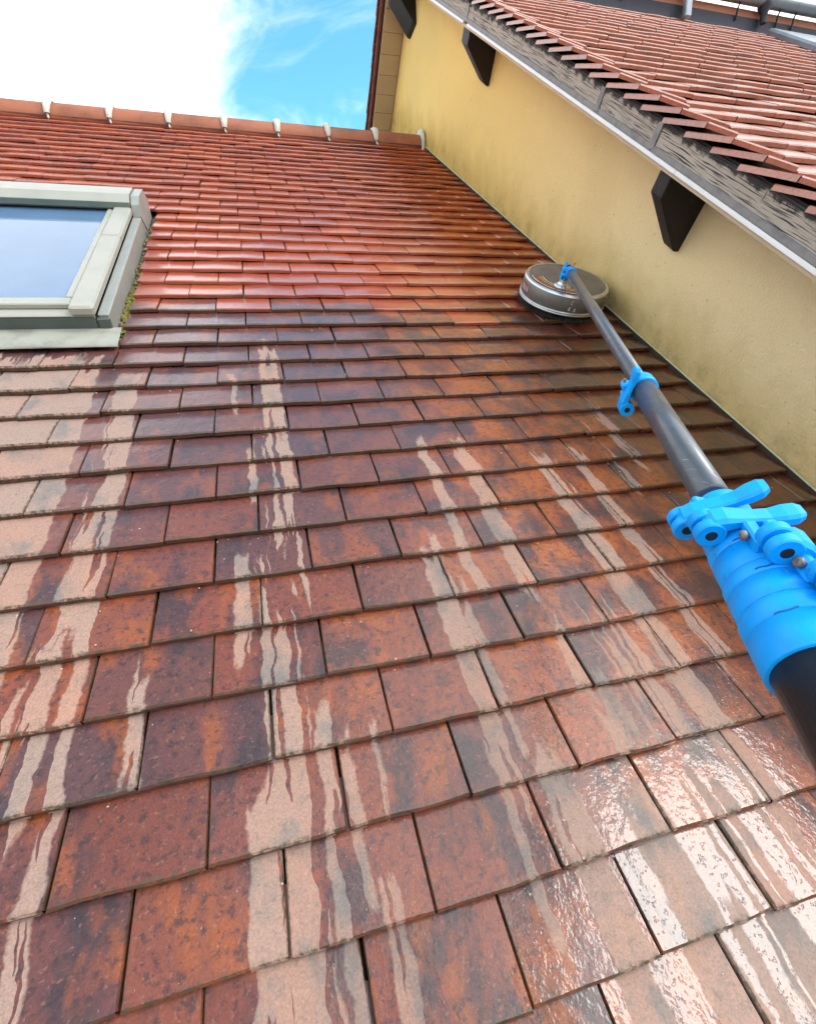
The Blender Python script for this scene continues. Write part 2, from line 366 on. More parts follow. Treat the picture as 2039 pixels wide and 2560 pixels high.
# ------------------------------------------------------------------ mesh helpers
COL = scene.collection
ONE = Matrix.Identity(4)
class MB:
    def __init__(s): s.v = []; s.f = []; s.sm = []
    def add(s, vs, fs, smooth=False, M=None):
        o = len(s.v); s.v += [tuple(M @ Vector(p)) if M else tuple(p) for p in vs]
        s.f += [tuple(i + o for i in f) for f in fs]; s.sm += [smooth] * len(fs)
        return s
    def box(s, a, b, M=None, bev=0.0):
        (x0, y0, z0), (x1, y1, z1) = a, b
        if bev <= 0:
            vs = [(x0, y0, z0), (x1, y0, z0), (x1, y1, z0), (x0, y1, z0), (x0, y0, z1), (x1, y0, z1), (x1, y1, z1), (x0, y1, z1)]
            return s.add(vs, [(0, 3, 2, 1), (4, 5, 6, 7), (0, 1, 5, 4), (1, 2, 6, 5), (2, 3, 7, 6), (3, 0, 4, 7)], False, M)
        e = bev; rings = []
        for (z, q) in ((z0, e), (z0 + e, 0), (z1 - e, 0), (z1, e)):
            rings.append([(x0 + q + (e if q == 0 else 0), y0 + q, z), (x1 - q - (e if q == 0 else 0), y0 + q, z), (x1 - q, y0 + q + (e if q == 0 else 0), z), (x1 - q, y1 - q - (e if q == 0 else 0), z),
                          (x1 - q - (e if q == 0 else 0), y1 - q, z), (x0 + q + (e if q == 0 else 0), y1 - q, z), (x0 + q, y1 - q - (e if q == 0 else 0), z), (x0 + q, y0 + q + (e if q == 0 else 0), z)])
        return s.loft(rings, M=M, smooth=False)
    def loft(s, rings, M=None, smooth=True, cap=True, closed=True):
        n = len(rings[0]); vs = [p for r in rings for p in r]; fs = []
        for i in range(len(rings) - 1):
            for j in range(n if closed else n - 1):
                a = i * n + j; b = i * n + (j + 1) % n
                fs.append((a, b, b + n, a + n))
        s.add(vs, fs, smooth, M)
        if cap:
            s.add(rings[0], [tuple(range(n))[::-1]], False, M); s.add(rings[-1], [tuple(range(n))], False, M)
        return s
    def lathe(s, prof, M=None, seg=32, smooth=True, cap=True):      # prof: (radius, height) round local z
        rings = [[(r * math.cos(2 * math.pi * j / seg), r * math.sin(2 * math.pi * j / seg), h) for j in range(seg)] for r, h in prof]
        return s.loft(rings, M, smooth, cap)
    def tube(s, pts, rad, seg=10, M=None):
        rings = []
        for i, p in enumerate(pts):
            p = Vector(p); t = (Vector(pts[min(i + 1, len(pts) - 1)]) - Vector(pts[max(i - 1, 0)])).normalized()
            a = t.cross(Vector((0, 0, 1)) if abs(t.z) < .9 else Vector((1, 0, 0))).normalized(); b = t.cross(a)
            r = rad[i] if isinstance(rad, (list, tuple)) else rad
            rings.append([tuple(p + a * (r * math.cos(2 * math.pi * j / seg)) + b * (r * math.sin(2 * math.pi * j / seg))) for j in range(seg)])
        return s.loft(rings, M)
    def prism(s, poly, axis, a, b, M=None):      # polygon in the two other axes, extruded along axis
        def pt(p, h):
            q = list(p); q.insert(axis, h); return tuple(q)
        n = len(poly); vs = [pt(p, a) for p in poly] + [pt(p, b) for p in poly]
        fs = [tuple(range(n)), tuple(range(n, 2 * n))[::-1]] + [(i, i + n, (i + 1) % n + n, (i + 1) % n) for i in range(n)]
        return s.add(vs, fs, False, M)
    def mesh(s, name):
        me = bpy.data.meshes.new(name); me.from_pydata(s.v, [], s.f)
        me.polygons.foreach_set('use_smooth', s.sm); me.update()
        import bmesh
        bm = bmesh.new(); bm.from_mesh(me); bmesh.ops.recalc_face_normals(bm, faces=bm.faces); bm.to_mesh(me); bm.free()
        return me
    def build(s, name, mt, parent=None, M=ONE):
        return link(name, s.mesh(name), mt, parent, M)
def link(name, me, mt, parent=None, M=ONE):
    o = bpy.data.objects.new(name, me)
    if mt and not me.materials: me.materials.append(mt)
    COL.objects.link(o)
    if parent:
        o.parent = parent; o.matrix_parent_inverse = parent['_inv'] if False else INV[parent.name]
    o.matrix_basis = M; INV[o.name] = M.inverted()
    return o
INV = {}
def thing(name, label, cat, loc):
    o = bpy.data.objects.new(name, None); COL.objects.link(o); o.location = loc
    o.empty_display_size = .1; o['label'] = label; o['category'] = cat
    INV[o.name] = Matrix.Translation(-Vector(loc)); return o
GROUND = -3.3

# ------------------------------------------------------------------ ground
g = MB(); g.add([(-400, -400, GROUND), (400, -400, GROUND), (400, 400, GROUND), (-400, 400, GROUND)], [(0, 1, 2, 3)])
go = g.build('ground', M_GROUND); go['kind'] = 'structure'

# ------------------------------------------------------------------ tiles
def tile_geo(rng, x0, x1, L, slope, t=0.0125, camber=None, taper=0.0):
    """one plain tile: local x across, y up the slope, z up; returns (verts, faces, smooth, uvs)"""
    wd = x1 - x0; c = rng.uniform(-.0012, .0022) if camber is None else camber
    nx = 5; sk = rng.uniform(-.0015, .0015); ed = [rng.uniform(-.0012, .0012) for _ in range(nx + 1)]
    tp = rng.uniform(-.0008, .0008)
    ys = (0.0028, 0.05, L)
    V = []; F = []; S = []; U = []
    def z(x, y):
        q = 2 * (x - x0) / TW - 1
        return -slope * y + c * (1 - q * q) + tp * q * (1 - y / L)
    xs = [x0 + wd * i / nx for i in range(nx + 1)]
    e = .0016
    def X(i): return xs[i] + (e if i == 0 else -e if i == nx else 0)
    # top sheet
    for jy, y in enumerate(ys):
        for i in range(nx + 1):
            yy = y + (ed[i] + sk * (xs[i] - x0) / TW if jy == 0 else 0)
            V.append((X(i), yy, z(xs[i], y))); U.append(((xs[i] - x0) / TW, yy / .1053 + .002))
    n = nx + 1
    for jy in range(2):
        for i in range(nx):
            a = jy * n + i; F.append((a, a + 1, a + 1 + n, a + n)); S.append(True)
    # arris and front
    o = len(V)
    for (dy, dz, uvv) in ((.0028, 0, .02), (0.0, -.0028, .004), (0.0004, -t, -.02)):
        for i in range(nx + 1):
            q = ed[i] + sk * (xs[i] - x0) / TW
            xx = X(i) if dz == 0 else xs[i]
            V.append((xx, dy + q + (rng.uniform(-.0006, .0006) if dz == -t else 0), z(xs[i], 0) + dz)); U.append(((xs[i] - x0) / TW, uvv))
    for j in range(2):
        for i in range(nx):
            a = o + j * n + i; F.append((a, a + n, a + n + 1, a + 1)[::-1]); S.append(False)
    # sides
    for (i, xe, sg) in ((0, x0, 1), (nx, x1, -1)):
        o = len(V); ux = 0.0 if i == 0 else 1.0
        for (y, dz, xx) in ((.0028, 0, X(i)), (L, 0, X(i)), (.0028, -.0025, xe), (L, -.0025, xe), (.0028, -t, xe), (L, -t, xe)):
            V.append((xx, y, z(xs[i], y) + dz)); U.append((ux, max(.1, y / .1053)))
        for a in (0, 2):
            f = (o + a, o + a + 1, o + a + 3, o + a + 2)
            F.append(f[::-1] if sg > 0 else f); S.append(False)
    return V, F, S, U
def tile_mesh(name, geos, mt):
    """geos: list of (geo, matrix or None, rnd)"""
    V = []; F = []; S = []; U = []; Rn = []
    for (gv, gf, gs, gu), M, r in geos:
        o = len(V); V += [tuple(M @ Vector(p)) for p in gv] if M else gv
        F += [tuple(i + o for i in f) for f in gf]; S += gs; U += gu; Rn += [r] * len(gv)
    me = bpy.data.meshes.new(name); me.from_pydata(V, [], F); me.polygons.foreach_set('use_smooth', S)
    uvl = me.uv_layers.new(name='tile')
    li = [0] * len(me.loops); me.loops.foreach_get('vertex_index', li)
    flat_ = []
    for i in li: flat_ += U[i]
    uvl.data.foreach_set('uv', flat_)
    at = me.attributes.new('rnd', 'FLOAT', 'POINT'); at.data.foreach_set('value', Rn)
    me.materials.append(mt); me.update(); return me
CI = cam.matrix_world.inverted(); FP = 1207.13
def seen_area(M, x0, x1, L, margin=0):
    """pixels a tile's exposed face covers in the picture"""
    q = []
    for (x, y) in ((x0, 0), (x1, 0), (x1, L), (x0, L)):
        c = CI @ (M @ Vector((x, y, 0)))
        if c.z > -.05: return 0
        q.append((1019.5 + FP * c.x / -c.z, 1280 - FP * c.y / -c.z))
    if max(p[0] for p in q) < 0 or min(p[0] for p in q) > 2039 or max(p[1] for p in q) < 0 or min(p[1] for p in q) > 2560: return 0
    # clip roughly
    cl = [(min(max(p[0], 0), 2039), min(max(p[1], 0), 2560)) for p in q]
    return abs(sum(cl[i][0] * cl[(i + 1) % 4][1] - cl[(i + 1) % 4][0] * cl[i][1] for i in range(4))) / 2
def lay(tiles, parent, mt, slope, seed, stuffname, limit=298):
    """tiles: (matrix, x0, x1, L); the 300 largest in the picture are objects, the rest one mesh"""
    rng = random.Random(seed)
    variants = [tile_mesh('tile', [(tile_geo(rng, .0012, TW - .0012, tiles[0][3], slope), None, 0.0)], mt) for _ in range(12)]
    order = sorted(range(len(tiles)), key=lambda i: -seen_area(tiles[i][0], tiles[i][1], tiles[i][2], G))
    big = set(order[:limit]); rest = []
    for i, (M, x0, x1, L) in enumerate(tiles):
        full = abs(x0) < .004 and abs(x1 - TW) < .004
        if i in big:
            me = rng.choice(variants) if full else tile_mesh('tile', [(tile_geo(rng, x0 + .0012, x1 - .0012, L, slope), None, 0.0)], mt)
            link('tile', me, mt, parent, M)
        else:
            rest.append((tile_geo(rng, x0 + .0012, x1 - .0012, L, slope), M, rng.random()))
    s = link(stuffname, tile_mesh(stuffname, rest, mt), mt, parent); s['kind'] = 'stuff'

# ------------------------------------------------------------------ the house being cleaned
house = thing('tiled_house', 'house whose wet reddish brown clay tile roof is being brushed clean, with skylight', 'house', (-1.2, 2.0, GROUND))
UL, VB = -3.2, -0.95
rng = random.Random(3)
def rp(u, v, w_=0.0): return MR @ Vector((u, v, w_))
top = rp(0, VR + .085, 0); eave = rp(0, VB, -.06)
deck = MB()
deck.add([rp(UL, VB, -.034), rp(UW - .002, VB, -.034), rp(UW - .002, VR + .085, -.034), rp(UL, VR + .085, -.034)], [(0, 1, 2, 3)])
roof = deck.build('roof', M_DECK, house)
rear = MB(); yt = top.y; zt = top.z - .05
rear.add([(UL, yt, zt), (UW - .002, yt, zt), (UW - .002, yt + 3.6, zt - 2.3), (UL, yt + 3.6, zt - 2.3)], [(0, 1, 2, 3)])
rear.build('rear_roof', M_OLD, house)
hw_ = MB()
yb, zb = rp(0, VB + .35, -.1).y, rp(0, VB + .35, -.1).z
hw_.prism([(yb, GROUND), (yt + 3.2, GROUND), (yt + 3.2, zt - 2.2), (yt, zt - .12), (yb, zb)], 0, UL + .25, UW - .03)
hw_.build('wall', M_HOUSE, house)
gt = MB(); gy, gz = rp(0, VB, -.08).y - .05, rp(0, VB, -.08).z
gt.loft([[(x, gy + .06 * math.cos(a_), gz + .06 * math.sin(a_)) for a_ in [math.pi + math.pi * j / 10 for j in range(11)]] for x in (UL, UW - .02)], closed=False, cap=False)
gt.build('gutter', M_GUTTER, house)

SKY_L, SKY_R, SKY_B, SKY_T = -1.19, -0.41, 1.455, 2.52
tiles = []
slope = .0145 / G
for k in range(18, -31, -1):
    vk = V0 - G * k
    if vk > VR + .035: continue
    off = (-.305 if k % 2 == 0 else -.222) + rng.uniform(-.005, .005)
    j0 = math.floor((UL - off) / TW); j1 = math.ceil((UW - off) / TW)
    for j in range(j0, j1):
        a, b = off + j * TW, off + (j + 1) * TW
        a0, b0 = a, b
        b = min(b, UW - .0095)
        if b - a < .02: continue
        if 1.30 < vk < 2.50:
            lo = SKY_R + .022
            if SKY_L - .03 < b and a < lo:
                if a < SKY_L - .03 and b <= SKY_R: b = SKY_L - .03
                elif b > lo and b - lo > .015: a = lo
                else: continue
                if b - a < .015: continue
        M = MR @ Matrix.Translation((a0 + rng.uniform(-.001, .001), vk + rng.uniform(-.0018, .0018), rng.uniform(-.0005, .0022))) @ Matrix.Rotation(R(rng.uniform(-.45, .45)), 4, 'Z') @ Matrix.Rotation(R(rng.uniform(-.5, .5)), 4, 'Y')
        tiles.append((M, a - a0, b - a0, .175))
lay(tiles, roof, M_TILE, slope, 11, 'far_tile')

# ridge tiles with pale mortar collars
for j in range(-6, 8):
    ua = -1.133 + .342 * j; ub = min(ua + .342, UW - .004)
    if ub - ua < .05: continue
    rings = []
    for (x, r) in ((ua, .0900), (ua + .02, .0905), (ub - .02, .087), (ub + .012, .087)):
        if x > UW - .004: x = UW - .004
        rings.append([(x, VR + .085 - r * math.cos(a_), -.012 + r * .80 * math.sin(a_)) for a_ in [math.pi * q / 14 for q in range(15)]])
    inner = [[(p[0], VR + .085 + (p[1] - VR - .085) * .84, -.012 + (p[2] + .012) * .84) for p in r] for r in rings]
    mb = MB(); mb.loft([r + i_[::-1] for r, i_ in zip(rings, inner)], M=MR, smooth=True)
    rt = mb.build('ridge_tile', M_RIDGE, house)
    # collar
    cu = ua + .003; rr_ = random.Random(j)
    rings = []
    for (x, r) in ((-.024, .093), (-.021, .103), (-.008, .110), (.008, .110), (.021, .103), (.024, .092)):
        rings.append([(cu + x * (.30 + .70 * math.sin(a_)) + rr_.uniform(-.0015, .0015), VR + .085 - (r + rr_.uniform(-.001, .001)) * math.cos(a_), -.012 + r * .83 * math.sin(a_)) for a_ in [math.pi * (.14 + .72 * q / 14) for q in range(15)]])
    mb = MB(); mb.loft(rings, M=MR, smooth=True, closed=False, cap=False)
    mb.tube([(cu, VR + .012, .03), (cu + .002, VR - .012, .004), (cu + .008, VR - .03, .001)], [.007, .006, .004], 6, MR)
    mb.build('mortar_collar', M_MORTAR, rt)
mb = MB(); mb.lathe([(.02, -.01), (.1, -.008), (.108, .004), (.1, .014), (.03, .018)], MR @ Matrix.Translation((UW - .014, VR + .085, -.012)) @ Matrix.Rotation(R(-90), 4, 'Y'), 24)
mb.build('mortar_collar', M_MORTAR, house)

mb = MB(); mb.box((UL, VR - .001, -.03), (UW - .006, VR + .02, .0135), MR, .002); mb.build('ridge_bedding', M_PLUM, house)  # dark bedding strip added to hide a glint line under the ridge
# flashing against the neighbour's wall
mb = MB(); mb.box((UW - .009, VB, -.03), (UW - .002, VR + .02, .0035), MR)
mb.build('wall_flashing', M_DECK, house)
mb = MB(); mb.box((UW - .0075, VB, .0037), (UW - .002, VR + .02, .0085), MR, .001)
mb.build('flashing_lip', M_LIP, house)

# skylight
sk = MB()
sk.box((SKY_L, SKY_B + .012, -.03), (SKY_L + .03, SKY_T, .047), MR, .003); sk.box((SKY_R - .03, SKY_B + .012, -.03), (SKY_R, SKY_T, .047), MR, .003)
sk.box((SKY_L + .03, SKY_T - .03, -.03), (SKY_R - .03, SKY_T - .002, .047), MR, .003)
sl = sk.build('skylight', M_SKYF, house); sl['label'] = 'grey framed skylight with blue reflecting glass set into the tiles'
def skp(name, mt, *boxes, bev=.003):
    b_ = MB()
    for a, c in boxes: b_.box(a, c, MR, bev)
    return b_.build(name, mt, sl)
skp('sill_board', M_SKYD, ((SKY_L + .005, SKY_B, -.01), (SKY_R - .033, SKY_B + .014, .044)))
skp('corner_cap', M_SKYD, ((SKY_R - .032, SKY_B - .001, -.01), (SKY_R + .001, SKY_B + .0115, .040)))
skp('bottom_tray', M_SKYC, ((SKY_L + .005, SKY_B - .002, .0445), (SKY_R - .033, SKY_B + .055, .050)))
skp('bottom_rail', M_SKYC, ((SKY_L + .09, SKY_B + .036, .050), (SKY_R - .095, SKY_B + .075, .066)))
skp('glass_pane', M_GLASS, ((SKY_L + .11, SKY_B + .07, .054), (SKY_R - .11, 2.32, .0605)), bev=.001)
skp('glazing_bead', M_SKYC, ((SKY_R - .1105, SKY_B + .074, .055), (SKY_R - .092, 2.31, .069)))
skp('glazing_bead', M_SKYC, ((SKY_L + .092, SKY_B + .074, .055), (SKY_L + .1105, 2.31, .069)))
skp('side_cover', M_SKYC, ((SKY_R - .0885, SKY_B - .010, .0505), (SKY_R - .027, 1.985, .078)), bev=.006)
skp('side_cover', M_SKYC, ((SKY_R - .0885, 1.987, .0505), (SKY_R - .027, 2.30, .0775)), bev=.006)
skp('side_cover', M_SKYC, ((SKY_L + .027, SKY_B - .010, .0505), (SKY_L + .0885, 2.30, .078)), bev=.006)
skp('shadow_gap', M_RUB, ((SKY_L + .08, 2.30, .050), (SKY_R - .08, 2.312, .072)), bev=.001)  # black bar stands in for the shade under the top cover
mb = MB(); mb.prism([(2.290, .073), (2.290, .092), (2.325, .112), (2.43, .106), (2.47, .06), (2.47, .05), (2.32, .05)], 0, SKY_L + .0, SKY_R - .030, MR)
mb.build('top_cover', M_SKYC, sl)
skp('cover_lip_shade', M_SKYD2, ((SKY_L + .002, 2.284, .0735), (SKY_R - .031, 2.2895, .094)), bev=.001)  # shade on the cover's front face, painted as a darker lip
mb = MB(); mb.prism([(2.275, .048), (2.29, .085), (2.33, .105), (2.44, .100), (2.50, .045), (2.50, -.02), (2.34, -.02)], 0, SKY_R - .026, SKY_R + .003, MR)
mb.build('corner_cover', M_SKYF, sl)
mb = MB()
rows = []
for i in range(13):
    x = SKY_L - .08 + (SKY_R + .024 - SKY_L + .08) * i / 12
    rows.append([(x, SKY_B + .004, .012), (x, SKY_B - .045, .0105), (x, SKY_B - .088 + .002 * math.sin(i * 1.7), .0085 + .0008 * math.sin(i * 2.3)), (x, SKY_B - .089, .0035)])
mb.loft(rows, MR, True, False, False)
mb.build('lead_apron', M_APRON, sl)
skp('side_gutter', M_SKYD, ((SKY_R + .002, SKY_B - .01, -.032), (SKY_R + .03, SKY_T, -.028)), bev=.001)

# ------------------------------------------------------------------ the neighbour's house
nb = thing('ochre_gable_house', 'ochre rendered gable house with overhanging clay tile roof beside the wet roof', 'house', (3.5, 3.2, GROUND))
q0 = MR @ Vector((UW, 5.087, .6047))                 # a point of the far rake under the soffit
tn = math.tan(TH2)
# apex of soffit planes
ay = ((q0.z + q0.y * tn) - (P0.z - P0.y * tn)) / (2 * tn); az_ = P0.z + (ay - P0.y) * tn
def near_z(y): return P0.z + (y - P0.y) * tn
yn, yf = P0.y - 2.0, ay + (ay - P0.y + 2.0)
mb = MB(); mb.prism([(yn, GROUND), (yf, GROUND), (yf, near_z(yn)), (ay, az_), (yn, near_z(yn))], 0, UW, UW + .25)
mb.prism([(yn, GROUND), (yf, GROUND), (yf, near_z(yn) - .02), (ay, az_ - .02), (yn, near_z(yn) - .02)], 0, 6.6, 6.85)
mb.box((UW + .25, yn, GROUND), (6.6, yn + .2, near_z(yn))); mb.box((UW + .25, yf - .2, GROUND), (6.6, yf, near_z(yn)))
mb.build('wall', M_WALL, nb)
UX = -P0.x                                            # local x of world X = 0
SA = (ay - P0.y) / math.cos(TH2)                      # s of the apex
MF = Matrix.Translation((P0.x, ay, az_)) @ Matrix.Rotation(-TH2, 4, 'X')   # far slope: y runs down it
ov = UX + UW - .195
# decks
mb = MB(); mb.box((ov + .03, -2.45, .036), (UX + 6.9, SA + .02, .052), MN); nroof = mb.build('roof', M_DECK, nb)
mb = MB(); mb.box((ov + .03, -.02, .036), (UX + 6.9, SA + 2.3, .052), MF); froof = mb.build('far_roof', M_DECK, nb)
# soffit lining of both rakes
mb = MB(); mb.box((UX + UW - .190, -2.4, .004), (UX + UW - .002, SA - .01, .016), MN); mb.build('near_soffit', M_SOFF, nb)
fs = MB(); fs.box((UX + UW - .164, 0.02, .012), (UX + UW - .002, SA + 2.2, .02), MF); so = fs.build('far_soffit', M_SOFF, nb)
s = .06
while s < SA + 2.1:
    mb = MB(); mb.box((UX + UW - .163, s + .0012, 0.0), (UX + UW - .003, s + .1335, .0115), MF, .0012)
    mb.build('soffit_board', M_SOFF, so); s += .1355
# near rake: zinc, boards, white edging
joints = [-2.45, -.62, .065, .398, 1.765, 2.6, SA - .02]
for a, b in zip(joints, joints[1:]):
    mb = MB(); n0, n1 = .0400 + rng.uniform(-.001, .001), .094
    seg = max(2, int((b - a) / .08)); rings = []
    for i in range(seg + 1):
        s_ = a + .004 + (b - a - .008) * i / seg; wv_ = .0015 * math.sin(s_ * 9 + a)
        rings.append([(ov + wv_, s_, n0), (ov + wv_ - .001, s_, n1), (ov + .026, s_, n1), (ov + .026, s_, n0)])
    mb.loft(rings, MN, False); mb.build('fascia_board', M_BOARD, nb)
for a, b in ((-2.45, -.0745), (-.0735, 1.74), (1.80, SA - .02)):
    mb = MB(); mb.box((ov - .006, a, .0140), (ov + .012, b, .0250), MN, .002); mb.build('white_edging', M_STRIP, nb)
for a, b in zip(joints, joints[1:]):
    mb = MB(); mb.box((ov - .0035, a + .002, .0253), (ov + .010, b - .002, .0415), MN, .002); mb.build('zinc_band', M_ZINC, nb)
mb = MB(); mb.box((ov + .03, -2.45, .016), (ov + .05, SA, .036), MN); mb.build('rake_batten', M_PURLIN, nb)
for j_ in (1.765, .398, .065):
    mb = MB(); mb.box((ov - .005, j_ - .012, .030), (ov - .0012, j_ + .012, .090), MN, .001); mb.build('joint_cover', M_ZINC, nb)
mb = MB(); mb.box((ov + .003, -2.45, .0942), (ov + .03, SA - .02, .099), MN); mb.build('verge_fillet', M_GAPBLACK, nb)  # black fill painting the shade in the gaps under the verge tiles
mb = MB(); mb.box((ov + .031, -2.45, .053), (UX + 6.9, SA - .02, .080), MN); mb.build('batten_layer', M_DECK, nb)
# far rake edge
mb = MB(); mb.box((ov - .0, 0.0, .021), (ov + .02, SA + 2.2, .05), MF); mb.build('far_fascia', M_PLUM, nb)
# purlin ends
def purlin(s0, wd, M, L=.158, D=.205, d1=.062):
    b_ = MB(); x1 = UX + UW + .02
    prof = [(x1, .0), (UX + UW - L, .0), (UX + UW - L, -d1), (UX + UW - .030, -D + .012), (UX + UW - .016, -D), (x1, -D)]
    n = len(prof)
    vs = [(p[0], s0, p[1]) for p in prof] + [(p[0], s0 + wd, p[1]) for p in prof]
    b_.add(vs, [tuple(range(n)), tuple(range(n, 2 * n))[::-1]] + [(i, i + n, (i + 1) % n + n, (i + 1) % n) for i in range(n)], False, M)
    o = b_.build('purlin_end', M_PURLIN, nb)
    bv = o.modifiers.new('soften', 'BEVEL'); bv.width = .003; bv.segments = 1
    return o
purlin(-.022, .058, MN); purlin(1.80, .10, MN)
MA = Matrix.Translation((P0.x, ay, az_))
purlin(-.085, .17, MA, D=.33, d1=.14)
for s0 in (-1.75,): purlin(s0, .07, MN)
# tiles of the near slope
nt = []; vt = []
GN = .1085
for k in range(-22, 34):
    sk_ = -.116 + GN * k
    if sk_ > SA - .04: continue
    off = UX + UW - .210 + rng.uniform(-.004, .004)
    # verge tile, bedded high so that its side shows, dipping to the field
    MV = MN @ Matrix.Translation((off, sk_ + rng.uniform(-.0015, .0015), .1385)) @ Matrix.Rotation(R(7.5) + R(rng.uniform(-.4, .4)), 4, 'Y') @ Matrix.Rotation(R(rng.uniform(-.4, .4)), 4, 'Z')
    wf = TW if k % 2 else .105
    vt.append((MV, 0.0, wf, .160))
    x = off + wf + .0005
    while x < UX + 6.5:
        W_ = P0.x + x
        if W_ > 1.93 and sk_ > 2.42: break
        M = MN @ Matrix.Translation((x, sk_ + rng.uniform(-.0015, .0015), .1135 + rng.uniform(-.0010, .0012))) @ Matrix.Rotation(R(rng.uniform(-.4, .4)), 4, 'Y') @ Matrix.Rotation(R(rng.uniform(-.35, .35)), 4, 'Z')
        if W_ < 4.6 or k % 1 == 0: nt.append((M, 0.0, TW, .175))
        x += TW
rv = random.Random(33)
for (M, x0, x1, L) in vt:
    me = tile_mesh('tile', [(tile_geo(rv, x0, x1, L, .205, .0125, .0), None, 0.0)], M_OLD); 
    link('tile', me, M_OLD, nroof, M)
lay(nt, nroof, M_OLD, .0138 / GN, 21, 'far_tile', 298 - len(vt))
# verge tiles of the far slope, seen edge on
for k in range(0, 46):
    s_ = .02 + GN * k
    mb = MB(); M = MF @ Matrix.Translation((UX + UW - .214 + rng.uniform(-.003, .003), s_, .056)) @ Matrix.Rotation(R(7), 4, 'X')
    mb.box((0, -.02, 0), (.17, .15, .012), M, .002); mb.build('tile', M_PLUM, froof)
# ridge of the near house
for j in range(0, 9):
    xa = UX + UW - .21 + .33 * j
    if P0.x + xa > 2.0: break
    mb = MB(); rg = [[(x, r * math.cos(a_), .085 + r * math.sin(a_)) for a_ in [math.pi * q / 12 for q in range(13)]] for x, r in ((xa, .1), (xa + .32, .096))]
    mb.loft(rg, MA, True, False, False); mb.build('ridge_tile', M_RIDGE, nb)
# low dormer with gutter
DY = 2.644; DZ = 2.657; q = .874
mb = MB(); mb.box((1.93, DY - .010, DZ - .08), (5.6, DY + .03, DZ + .072 * q)); do = mb.build('dormer_shade_strip', M_BLUEBLACK, nb)  # dark strip standing in for the shadow below the gutter
mb = MB(); mb.prism([(DY + .002, DZ + .0725 * q), (DY + .002, DZ + .125 * q), (DY + .9, DZ + .42), (DY + .9, DZ + .1)], 0, 1.93, 5.6); mb.build('dormer_roof', M_PINK, nb)
mb = MB(); rg = []
for x in (1.9, 2.5, 3.1, 3.9, 5.6):
    o_ = [(x, DY - .040 + .038 * math.cos(a_), DZ + .170 * q + .042 * math.sin(a_)) for a_ in [math.pi + math.pi * j / 12 for j in range(13)]]
    i_ = [(x, DY - .040 + .034 * math.cos(a_), DZ + .170 * q + .038 * math.sin(a_)) for a_ in [math.pi + math.pi * j / 12 for j in range(13)]][::-1]
    rg.append(o_ + i_)
mb.loft(rg, None, True); gu = mb.build('dormer_gutter', M_GUTTER, nb)
for x in (2.2, 3.03, 3.35, 3.48, 3.85):
    mb = MB(); mb.tube([(x, DY - .045, DZ + .122 * q), (x + .004, DY - .03, DZ + .100 * q), (x + .01, DY - .014, DZ + .04 * q)], .0055, 6); mb.build('gutter_hook', M_RUB, gu)
mb = MB(); mb.lathe([(.018, -.02), (.020, .032), (.040, .062), (.040, .078)], Matrix.Translation((3.23, DY - .040, DZ + .045)), 16); mb.build('gutter_outlet', M_BLUEBLACK, gu)
mb = MB(); mb.box((2.62, DY - .066, DZ - .02), (2.665, DY - .035, DZ + .12), None, .005); mb.build('gutter_post', M_GUTTER, nb)
mb = MB(); mb.box((UX + 3.27, 1.45, .10), (UX + 4.2, 2.27, .145), MN, .012); mb.build('zinc_cheek', M_GUTTER, nb)

# ------------------------------------------------------------------ telescopic brush
BC = Vector((1.1, 1.63, 0.0))
brush = thing('telescopic_brush', 'blue clamped grey telescopic pole with round steel rotary brush on the wet tiles', 'cleaning brush', tuple(MR @ BC))
MBR = MR @ Matrix.Translation(BC)
BR = .155
mb = MB(); mb.lathe([(.02, .0905), (.06, .0915), (BR - .010, .0905), (BR - .003, .088), (BR, .084), (BR + .002, .036), (BR, .034), (BR - .004, .034), (BR - .006, .080), (.02, .084)], MBR, 64)
hs = mb.build('brush_housing', M_STEEL, brush)
mb = MB(); mb.lathe([(BR + .0015, .0335), (BR + .0055, .032), (BR + .0055, .0275), (BR + .003, .0265), (BR + .0055, .0255), (BR + .0055, .0205), (BR, .0195), (BR - .01, .0195), (BR - .01, .0335)], MBR, 64)
mb.build('rim_band', M_BRIGHT, hs)
mb = MB(); mb.lathe([(BR - .012, .0908), (BR - .008, .0925), (BR - .003, .0905), (BR - .001, .086), (BR + .0005, .084)], MBR, 64, True, False)
mb.build('polished_edge', M_BRIGHT, hs)
mb = MB(); rb_ = random.Random(5)
for i in range(1500):
    a_ = rb_.uniform(0, 2 * math.pi); r0 = BR - .006 - rb_.uniform(0, .03); r1 = r0 + rb_.uniform(.0, .030); a2 = a_ + rb_.uniform(-.06, .06); wq = .0012
    p0 = Vector((r0 * math.cos(a_), r0 * math.sin(a_), .022)); p1 = Vector((r1 * math.cos(a2), r1 * math.sin(a2), .0005 - (.004 if False else 0)))
    t_ = Vector((-math.sin(a_), math.cos(a_), 0)) * wq; n_ = Vector((math.cos(a_), math.sin(a_), 0)) * wq
    mb.add([p0 + t_, p0 - t_, p0 + n_, p1 + t_ * .6, p1 - t_ * .6, p1 + n_ * .6], [(0, 1, 4, 3), (1, 2, 5, 4), (2, 0, 3, 5)], False, MBR)
mb.lathe([(BR - .012, .0195), (BR - .008, .003), (BR - .03, .001), (.05, .001), (.05, .0195)], MBR, 48)
br = mb.build('bristles', M_BRISTLE, brush); br['kind'] = 'stuff'
mb = MB(); rg = []
for a_ in [R(168 + 96 * i / 20) for i in range(21)]:
    rg.append([(r * math.cos(a_), r * math.sin(a_), .0922 + dz) for r, dz in ((.088, 0), (BR - .014, 0), (BR - .014, .0006), (.088, .0006))])
mb.loft(rg, MBR, False); mb.build('printed_label', M_LABEL, hs)
